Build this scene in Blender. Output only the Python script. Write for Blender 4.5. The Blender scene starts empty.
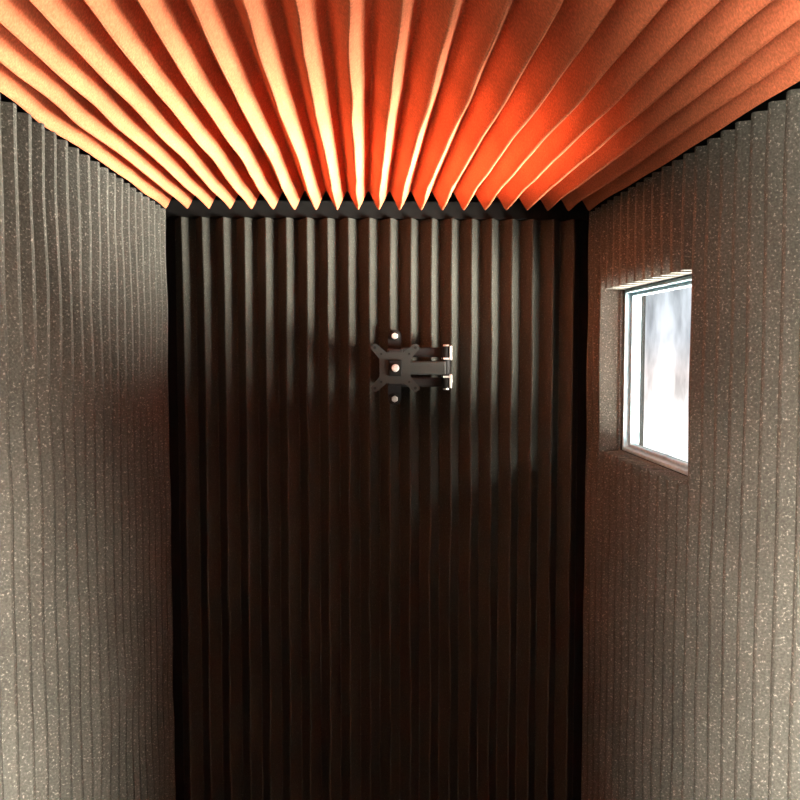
import bpy, bmesh, math
from mathutils import Vector, Matrix, noise

S = bpy.context.scene
S.view_settings.view_transform = 'Standard'
S.view_settings.look = 'None'
S.view_settings.exposure = 0.0

# ------------------------------------------------------------ materials
def newmat(name):
    m = bpy.data.materials.new(name); m.use_nodes = True
    nt = m.node_tree
    return m, nt, nt.nodes['Principled BSDF']

def simple(name, col, rough=0.5, metal=0.0, nscale=60, namt=0.15, bump=0.05, spec=0.5):
    m, nt, b = newmat(name)
    tc = nt.nodes.new('ShaderNodeTexCoord')
    n = nt.nodes.new('ShaderNodeTexNoise'); n.inputs['Scale'].default_value = nscale
    r = nt.nodes.new('ShaderNodeValToRGB')
    r.color_ramp.elements[0].position = 0.3; r.color_ramp.elements[1].position = 0.7
    r.color_ramp.elements[0].color = [c*(1-namt) for c in col]+[1]
    r.color_ramp.elements[1].color = [min(1, c*(1+namt)) for c in col]+[1]
    nt.links.new(tc.outputs['Object'], n.inputs['Vector'])
    nt.links.new(n.outputs['Fac'], r.inputs['Fac'])
    nt.links.new(r.outputs['Color'], b.inputs['Base Color'])
    bp = nt.nodes.new('ShaderNodeBump'); bp.inputs['Strength'].default_value = bump
    bp.inputs['Distance'].default_value = 0.002
    nt.links.new(n.outputs['Fac'], bp.inputs['Height'])
    nt.links.new(bp.outputs['Normal'], b.inputs['Normal'])
    b.inputs['Roughness'].default_value = rough
    b.inputs['Metallic'].default_value = metal
    b.inputs['Specular IOR Level'].default_value = spec
    return m

def foam_mat(name, base, speck, amount=0.66, bump=0.6):
    m, nt, b = newmat(name)
    L = nt.links.new
    tc = nt.nodes.new('ShaderNodeTexCoord')
    n = nt.nodes.new('ShaderNodeTexNoise'); n.inputs['Scale'].default_value = 260; n.inputs['Detail'].default_value = 3
    L(tc.outputs['Object'], n.inputs['Vector'])
    r = nt.nodes.new('ShaderNodeValToRGB')
    e = r.color_ramp.elements
    e[0].position = 0.35; e[0].color = [c*0.66 for c in base]+[1]
    e[1].position = amount; e[1].color = list(base)+[1]
    x = e.new(min(0.99, amount+0.06)); x.color = list(speck)+[1]
    L(n.outputs['Fac'], r.inputs['Fac'])
    n2 = nt.nodes.new('ShaderNodeTexNoise'); n2.inputs['Scale'].default_value = 5; n2.inputs['Detail'].default_value = 4
    L(tc.outputs['Object'], n2.inputs['Vector'])
    mr = nt.nodes.new('ShaderNodeMapRange'); mr.inputs['From Min'].default_value = .3; mr.inputs['From Max'].default_value = .7
    mr.inputs['To Min'].default_value = .85; mr.inputs['To Max'].default_value = 1.1
    L(n2.outputs['Fac'], mr.inputs['Value'])
    mx = nt.nodes.new('ShaderNodeVectorMath'); mx.operation = 'SCALE'
    L(r.outputs['Color'], mx.inputs[0]); L(mr.outputs['Result'], mx.inputs['Scale'])
    L(mx.outputs['Vector'], b.inputs['Base Color'])
    bp = nt.nodes.new('ShaderNodeBump'); bp.inputs['Strength'].default_value = bump; bp.inputs['Distance'].default_value = 0.002
    L(n.outputs['Fac'], bp.inputs['Height']); L(bp.outputs['Normal'], b.inputs['Normal'])
    b.inputs['Roughness'].default_value = 1.0
    b.inputs['Specular IOR Level'].default_value = 0.03
    return m

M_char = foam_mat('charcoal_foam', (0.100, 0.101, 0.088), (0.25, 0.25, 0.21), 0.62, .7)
M_char_shade = foam_mat('shaded_charcoal_foam', (0.052, 0.053, 0.045), (0.10, 0.10, 0.085), 0.64, .4)  # charcoal foam darkened for the back wall, its shade put into the colour
M_orange = foam_mat('orange_foam', (0.86, 0.25, 0.12), (0.93, 0.30, 0.15), 0.7, 0.12)
M_black = simple('black_liner', (0.008, 0.008, 0.0075), 0.9, spec=.1)
M_metal = simple('black_powder_coat', (0.009, 0.009, 0.009), 0.6, 0.0, 400, spec=.2)
M_grey = simple('grey_coated_steel', (0.020, 0.022, 0.020), 0.6, 0.0, 400, spec=.2)
M_zinc = simple('zinc_steel', (0.75, 0.75, 0.72), 0.35, 0.6, 200)
M_vinyl = simple('white_vinyl', (0.34, 0.48, 0.54), 0.6, spec=.2)
M_floor = simple('dark_rubber_floor', (0.03, 0.029, 0.027), 0.8, 0, 8)
M_ext = simple('painted_wall_board', (0.25, 0.22, 0.19), 0.8)

M_glass = bpy.data.materials.new('window_glass'); M_glass.use_nodes = True
nt = M_glass.node_tree; nt.nodes.clear()
o = nt.nodes.new('ShaderNodeOutputMaterial'); mx = nt.nodes.new('ShaderNodeMixShader')
t = nt.nodes.new('ShaderNodeBsdfTransparent'); g = nt.nodes.new('ShaderNodeBsdfGlossy')
g.inputs['Roughness'].default_value = 0.03; t.inputs['Color'].default_value = (.74, .75, .76, 1)
mx.inputs[0].default_value = 0.04
nt.links.new(t.outputs[0], mx.inputs[1]); nt.links.new(g.outputs[0], mx.inputs[2]); nt.links.new(mx.outputs[0], o.inputs[0])

# ------------------------------------------------------------ mesh helpers
def obj_from_bm(name, bm, mat, parent=None, smooth=False):
    bmesh.ops.recalc_face_normals(bm, faces=bm.faces)
    me = bpy.data.meshes.new(name); bm.to_mesh(me); bm.free()
    if smooth:
        for p in me.polygons: p.use_smooth = True
    ob = bpy.data.objects.new(name, me); S.collection.objects.link(ob)
    me.materials.append(mat)
    if parent: ob.parent = parent
    return ob

def add_box(bm, lo, hi):
    lo = Vector(lo); hi = Vector(hi)
    c = (lo+hi)/2; d = hi-lo
    bmesh.ops.create_cube(bm, size=1, matrix=Matrix.Translation(c) @ Matrix.Diagonal((d.x, d.y, d.z, 1)))

def boxes(name, lst, mat, parent=None, bevel=0):
    bm = bmesh.new()
    for lo, hi in lst: add_box(bm, lo, hi)
    ob = obj_from_bm(name, bm, mat, parent)
    if bevel:
        md = ob.modifiers.new('bevel', 'BEVEL'); md.width = bevel; md.segments = 2
    return ob

def cyl(name, c, r, h, axis, mat, parent=None, bevel=0, seg=28):
    bm = bmesh.new()
    R = {'z': Matrix(), 'y': Matrix.Rotation(math.pi/2, 4, 'X'), 'x': Matrix.Rotation(math.pi/2, 4, 'Y')}[axis]
    bmesh.ops.create_cone(bm, cap_ends=True, segments=seg, radius1=r, radius2=r, depth=h, matrix=Matrix.Translation(c) @ R)
    ob = obj_from_bm(name, bm, mat, parent)
    if bevel:
        md = ob.modifiers.new('bevel', 'BEVEL'); md.width = bevel; md.segments = 2
    return ob

PROF = [(0, 0.0), (0.04, 0.03), (0.40, 0.86), (0.455, 0.97), (0.5, 1.0), (0.545, 0.97), (0.60, 0.86), (0.96, 0.03)]
PROF_SIDE = [(0, -0.10), (0.10, 0.02), (0.36, 0.82), (0.42, 0.98), (0.5, 1.01), (0.62, 0.99), (0.69, 0.84), (0.90, 0.02)]
def foam(name, segs, pitch, depth, mp, mat, base=0.012, step=0.025, wob=0.004, hw=0.003, fu=3.0, fv=4.0, seed=0.0, fine=0.3, prof=PROF):
    """segs: list (u0, ridges, v0, v1); mp(u,v,h)->world"""
    bm = bmesh.new()
    for (u0, n, v0, v1) in segs:
        pts = []
        for i in range(n):
            for (a, h) in prof: pts.append((u0+(i+a)*pitch, h))
        pts.append((u0+n*pitch, prof[0][1]))
        nv = max(1, int((v1-v0)/step))
        rows = []; lows = []
        for j in range(nv+1):
            v = v0+(v1-v0)*j/nv
            row = []; low = []
            for (u, h) in pts:
                du = wob*noise.noise(Vector((u*fu, v*fv, seed)))*2
                du += wob*fine*noise.noise(Vector((u*14, v*7, seed+7)))*2
                dh = hw*noise.noise(Vector((u*fu*1.5, v*fv*1.4, seed+3)))*2
                hh = h*depth
                row.append(bm.verts.new(mp(u+du*h, v, hh+dh*h)))
            for u in (pts[0][0], pts[-1][0]):
                low.append(bm.verts.new(mp(u, v, -base)))
            rows.append(row); lows.append(low)
        for j in range(nv):
            a, b = rows[j], rows[j+1]
            for i in range(len(a)-1):
                bm.faces.new((a[i], a[i+1], b[i+1], b[i]))
            bm.faces.new((lows[j][0], lows[j][1], lows[j+1][1], lows[j+1][0]))
            bm.faces.new((lows[j][0], a[0], b[0], lows[j+1][0]))
            bm.faces.new((lows[j][1], a[-1], b[-1], lows[j+1][1]))
        for j in (0, nv):
            f = rows[j]; l = lows[j]
            bl = [l[0]]+[bm.verts.new(mp(pts[i][0], v0 if j == 0 else v1, -base)) for i in range(8, len(pts)-1, 8)]+[l[1]]
            for k in range(n):
                bm.faces.new([bl[k]]+f[k*8:k*8+9]+[bl[k+1]])
    return obj_from_bm(name, bm, mat)

# ------------------------------------------------------------ dimensions
XL, XR, YB, ZC = -0.556, 0.640, 2.45, 1.990     # planes through the ridge tips
D = 0.045; BASE = 0.012; T = D+BASE
P = 0.06
Y0 = -0.305
WY0, WY1 = Y0+33*P, Y0+43*P                     # window opening 1.675..2.275
WZ0, WZ1 = 1.322, 1.757
ZW = 1.988

# foam panels ----------------------------------------------------------
foam('acoustic_foam_panel', [(Y0, 46, 0.0, ZW)], P, D, lambda u, v, h: Vector((XL-D+h, u, v)), M_char, wob=.003, hw=.002, seed=1, prof=PROF_SIDE)
foam('acoustic_foam_panel', [(Y0, 33, 0.0, ZW), (WY0, 10, 0.0, WZ0), (WY0, 10, WZ1, ZW), (WY1, 3, 0.0, ZW)], P, D,
     lambda u, v, h: Vector((XR+D-h, u, v)), M_char, wob=.002, hw=.0015, seed=2, prof=PROF_SIDE)
foam('acoustic_foam_panel', [(-0.545, 20, 0.0, 1.970)], 0.0588, D, lambda u, v, h: Vector((u, YB+D-h, v)), M_char_shade, wob=.002, hw=.002, seed=3, fine=.15)
foam('ceiling_foam_panel', [(-0.585, 21, Y0, 2.435)], 0.0596, 0.052, lambda u, v, h: Vector((u, v, ZC+0.052-h)), M_orange,
     wob=.004, hw=.002, fu=2.5, fv=3.5, step=.02, seed=4, fine=.2)

# shell ------------------------------------------------------------------
xl = XL-T; xr = XR+T; yb = YB+T; zt = ZC+0.052+BASE
YF = Y0-0.01
boxes('floor', [((xl-.06, YF-.06, -0.08), (xr+.06, yb+.06, 0))], M_floor)
boxes('ceiling', [((xl-.06, YF-.06, zt), (xr+.06, yb+.06, zt+.06))], M_black)
boxes('wall_left', [((xl-.06, YF-.06, 0), (xl, yb, zt))], M_black)
boxes('wall_back', [((xl-.06, yb, 0), (xr+.06, yb+.06, zt))], M_black)
# right wall: four pieces around the window plus an added, unseen canopy outside to block sky light
boxes('wall_right_with_sky_block', [((xr, YF-.06, 0), (xr+.06, WY0, zt)), ((xr, WY1, 0), (xr+.06, yb, zt)),
                     ((xr, WY0, 0), (xr+.06, WY1, WZ0)), ((xr, WY0, WZ1), (xr+.06, WY1, zt)),
                     ((xr+.06, -.25, 1.87), (xr+1.10, 2.56, 1.90)), ((xr+1.07, -.25, 1.84), (xr+1.10, 2.56, 1.87)),
                     ((xr+.06, 1.22, 1.78), (xr+.09, 1.25, 1.87)), ((xr+.06, 2.51, 1.78), (xr+.09, 2.54, 1.87))], M_black)
boxes('wall_front', [((xl, YF-.06, 0), (-0.54, YF, zt)), ((0.62, YF-.06, 0), (xr, YF, zt)), ((-0.54, YF-.06, 1.98), (0.62, YF, zt))], M_ext)
boxes('trim_1', [((xl+.002, YB+.02, 1.972), (xr-.002, yb-.001, 2.02))], M_black)

# window -------------------------------------------------------------------
win = bpy.data.objects.new('window_1', None); S.collection.objects.link(win)
fx0, fx1 = xr+.001, xr+.045
fw = 0.010
e = .001
boxes('frame', [((fx0, WY0+e, WZ0+e), (fx1, WY0+fw, WZ1-e)), ((fx0, WY1-fw, WZ0+e), (fx1, WY1-e, WZ1-e)),
                ((fx0, WY0+fw, WZ0+e), (fx1, WY1-fw, WZ0+fw)), ((fx0, WY0+fw, WZ1-fw), (fx1, WY1-fw, WZ1-e))], M_vinyl, win, .002)
s0 = fw+.001; sw = .008
boxes('sash', [((fx0+.016, WY0+s0, WZ0+s0), (fx1-.006, WY0+s0+sw, WZ1-s0)), ((fx0+.016, WY1-s0-sw, WZ0+s0), (fx1-.006, WY1-s0, WZ1-s0)),
               ((fx0+.016, WY0+s0+sw, WZ0+s0), (fx1-.006, WY1-s0-sw, WZ0+s0+sw)), ((fx0+.016, WY0+s0+sw, WZ1-s0-sw), (fx1-.006, WY1-s0-sw, WZ1-s0))],
      M_vinyl, win, .002)
boxes('glass_pane', [((fx0+.026, WY0+s0+sw-.003, WZ0+s0+sw-.003), (fx0+.030, WY1-s0-sw+.003, WZ1-s0-sw+.003))], M_glass, win)

# tv wall mount --------------------------------------------------------------
mt = bpy.data.objects.new('tv_wall_mount', None); S.collection.objects.link(mt)
CX, CZ = 0.082, 1.546
yw = YB-0.003
def slab(name, outline, y0, y1, mat, bevel=.001):
    bm = bmesh.new()
    f = bm.faces.new([bm.verts.new((x, y0, z)) for x, z in outline])
    r = bmesh.ops.extrude_face_region(bm, geom=[f])
    bmesh.ops.translate(bm, verts=[v for v in r['geom'] if isinstance(v, bmesh.types.BMVert)], vec=(0, y1-y0, 0))
    bmesh.ops.triangulate(bm, faces=[q for q in bm.faces if len(q.verts) > 4])
    return obj_from_bm(name, bm, mat, mt)
def capsule(cx, cz, hw, hh, n=10):
    o = []
    for k in range(n+1):
        a = math.pi*k/n; o.append((cx+hw*math.cos(a), cz+hh-hw+hw*math.sin(a)))
    for k in range(n+1):
        a = math.pi+math.pi*k/n; o.append((cx+hw*math.cos(a), cz-hh+hw+hw*math.sin(a)))
    return o
slab('wall_plate', capsule(CX+.003, CZ-.002, .019, .108), yw-.006, yw, M_metal)
for i, dz in enumerate((.088, -.092)):
    cyl('washer_%d' % (i+1), (CX+.003, yw-.008, CZ+dz), .015, .004, 'y', M_grey, mt, .001)
    cyl('bolt_collar_%d' % (i+1), (CX+.003, yw-.011, CZ+dz), .0125, .003, 'y', M_metal, mt, .001)
    cyl('lag_bolt_%d' % (i+1), (CX+.003, yw-.016, CZ+dz), .010, .008, 'y', M_zinc, mt, .002, 6)
EX = CX+.148
yr = yw-.035
boxes('pivot_block', [((CX-.018, yr-.014, CZ-.052), (CX+.024, yw-.0065, CZ+.052))], M_metal, mt, .003)
boxes('rear_arm', [((CX+.02, yr-.012, CZ+.028), (EX, yr+.012, CZ+.056)), ((CX+.02, yr-.012, CZ-.056), (EX, yr+.012, CZ-.030))], M_metal, mt, .004)
cyl('elbow_pin', (EX-.002, yr-.030, CZ), .012, .118, 'z', M_metal, mt, .002)
boxes('elbow_bracket', [((EX-.012, yr-.046, CZ+.022), (EX+.010, yr+.010, CZ+.027)), ((EX-.012, yr-.046, CZ-.029), (EX+.010, yr+.010, CZ-.024)),
                        ((EX+.006, yr-.046, CZ-.058), (EX+.013, yr+.010, CZ-.020)), ((EX+.006, yr-.046, CZ+.020), (EX+.013, yr+.010, CZ+.060))], M_zinc, mt, .001)
for i, dz in enumerate((.0605, -.0605)):
    cyl('pin_cap_%d' % (i+1), (EX-.002, yr-.030, CZ+dz), .009, .006, 'z', M_zinc, mt, .001)
yf = yr-.062
boxes('front_arm', [((CX-.004, yf-.010, CZ-.020), (EX-.006, yf+.012, CZ+.018))], M_grey, mt, .005)
cyl('head_pivot', (CX, yf, CZ), .014, .07, 'z', M_metal, mt, .002)
boxes('tilt_head', [((CX-.024, yf-.034, CZ-.028), (CX-.017, yf+.012, CZ+.028)), ((CX+.017, yf-.034, CZ-.028), (CX+.024, yf+.012, CZ+.028)),
                    ((CX-.024, yf-.036, CZ-.026), (CX+.024, yf-.031, CZ+.026))], M_metal, mt, .0015)
yv = yf-.036
out = []
for k in range(4):
    a0 = math.pi/4+k*math.pi/2
    c, s = math.cos(a0), math.sin(a0)
    loc = [(.034, -.026), (.046, -.013), (.074, -.0105)]
    for j in range(7):
        b = -math.pi/2+math.pi*j/6
        loc.append((.078+.0105*math.cos(b), .0105*math.sin(b)))
    loc += [(.074, .0105), (.046, .013), (.034, .026)]
    for (u, v) in loc: out.append((CX+u*c-v*s, CZ+u*s+v*c))
slab('vesa_plate', out, yv-.004, yv, M_grey)
k = 0
for sx in (-1, 1):
    for sz in (-1, 1):
        k += 1
        cyl('mounting_hole_%d' % k, (CX+sx*.055, yv-.0045, CZ+sz*.055), .0038, .002, 'y', M_black, mt)
        cyl('inner_hole_%d' % k, (CX+sx*.038, yv-.0045, CZ+sz*.038), .003, .002, 'y', M_black, mt)
boxes('centre_boss', [((CX-.018, yv-.012, CZ-.022), (CX+.018, yv-.0042, CZ+.022))], M_black, mt, .003)
cyl('centre_bolt', (CX, yv-.016, CZ), .0105, .008, 'y', M_zinc, mt, .0025)

# ------------------------------------------------------------ world: snowy winter day
# sunlit snow, strengthened to either side to light the walls, hazy tree line, dimming added behind to darken the back wall
w = bpy.data.worlds.new('winter_day'); S.world = w; w.use_nodes = True
nt = w.node_tree; L = nt.links.new
bg = nt.nodes['Background']
tc = nt.nodes.new('ShaderNodeTexCoord'); sp = nt.nodes.new('ShaderNodeSeparateXYZ'); L(tc.outputs['Generated'], sp.inputs[0])
def rng(sock, a, b, c, d):
    m = nt.nodes.new('ShaderNodeMapRange')
    for k, v in zip(('From Min', 'From Max', 'To Min', 'To Max'), (a, b, c, d)): m.inputs[k].default_value = v
    L(sock, m.inputs['Value']); return m.outputs['Result']
zf = rng(sp.outputs['Z'], -1, 1, 0, 1)
xf = rng(sp.outputs['X'], -1, 1, 0, 1)
def ramp(stops, src):
    r = nt.nodes.new('ShaderNodeValToRGB'); E = r.color_ramp.elements
    E[0].position = stops[0][0]; E[0].color = list(stops[0][1])+[1]
    E[1].position = stops[-1][0]; E[1].color = list(stops[-1][1])+[1]
    for p, c in stops[1:-1]:
        x = E.new(p); x.color = list(c)+[1]
    L(src, r.inputs['Fac'])
    return r.outputs['Color']
def scale(vec, k):
    v = nt.nodes.new('ShaderNodeVectorMath'); v.operation = 'SCALE'; L(vec, v.inputs[0])
    if isinstance(k, (int, float)): v.inputs['Scale'].default_value = k
    else: L(k, v.inputs['Scale'])
    return v.outputs['Vector']
def vop(op, a, b):
    v = nt.nodes.new('ShaderNodeVectorMath'); v.operation = op; L(a, v.inputs[0]); L(b, v.inputs[1]); return v.outputs['Vector']
def g(v): return (v, v, v)
scen = ramp([(0, (.8, .8, .8)), (.44, (1, .97, .93)), (.465, (1, .93, .88)), (.485, (.68, .60, .57)), (.497, (.54, .52, .52)), (.505, (.41, .42, .44)), (.54, (.37, .40, .42)), (.60, (.50, .52, .56)), (1, (.5, .55, .65))], zf)
mp = nt.nodes.new('ShaderNodeMapping'); mp.inputs['Scale'].default_value = (60, 60, 12); L(tc.outputs['Generated'], mp.inputs['Vector'])
nz = nt.nodes.new('ShaderNodeTexNoise'); nz.inputs['Scale'].default_value = 1.0; nz.inputs['Detail'].default_value = 6; L(mp.outputs['Vector'], nz.inputs['Vector'])
scenery = scale(scale(scen, rng(nz.outputs['Fac'], .35, .65, .65, 1.7)), 2.9)
scenery = scale(scenery, rng(sp.outputs['Y'], -.7, -.3, .06, 1))  # added dimming towards the rear, keeps light off the back wall
snow = ramp([(0, (1, .89, .76)), (.38, (1, .89, .76)), (.47, g(0)), (1, g(0))], zf)
side = ramp([(0, g(1)), (.15, g(1)), (.29, g(0)), (.71, g(0)), (.88, g(1)), (1, g(1))], xf)
snow_fill = scale(vop('MULTIPLY', snow, side), 350.0)  # snow brightness confined to the sides, shaped to light the side walls
sky = ramp([(0, g(0)), (.55, g(0)), (.62, (1, .91, .80)), (.85, (1, .91, .80)), (1, (.6, .6, .6))], zf)
side2 = ramp([(0, g(1)), (.24, g(1)), (.32, g(0)), (.68, g(0)), (.73, g(1)), (.80, g(1)), (.86, g(.0)), (1, g(.0))], xf)
behind = rng(sp.outputs['Y'], -.55, -.35, 1, 0)
sky_fill = scale(scale(vop('MULTIPLY', sky, side2), behind), 240.0)  # added bright sky bands behind, shaped to reach the lower side walls
L(vop('ADD', vop('ADD', scenery, snow_fill), sky_fill), bg.inputs['Color']); bg.inputs['Strength'].default_value = 1.0

# light portals in the window and the doorway
def portal(name, loc, sx, sy, direction):
    l = bpy.data.lights.new(name, 'AREA'); l.shape = 'RECTANGLE'; l.size = sx; l.size_y = sy
    l.cycles.is_portal = True
    ob = bpy.data.objects.new(name, l); S.collection.objects.link(ob)
    ob.location = loc; ob.rotation_euler = Vector(direction).to_track_quat('-Z', 'Z').to_euler()
portal('window_light_portal', (xr+.055, (WY0+WY1)/2, (WZ0+WZ1)/2), .62, .46, (-1, 0, 0))
portal('door_light_portal', (.04, YF-.05, .99), 1.18, 2.0, (0, 1, 0))

# ------------------------------------------------------------ camera
cam = bpy.data.cameras.new('camera'); co = bpy.data.objects.new('camera', cam); S.collection.objects.link(co)
S.camera = co
co.location = (0, 0, 1.6)
cam.sensor_width = 36; cam.lens = 850/800*36
yaw = math.atan(35/850); pitch = math.atan(52/850)
co.rotation_euler = (math.pi/2-pitch, 0, -yaw)
cam.clip_start = 0.02
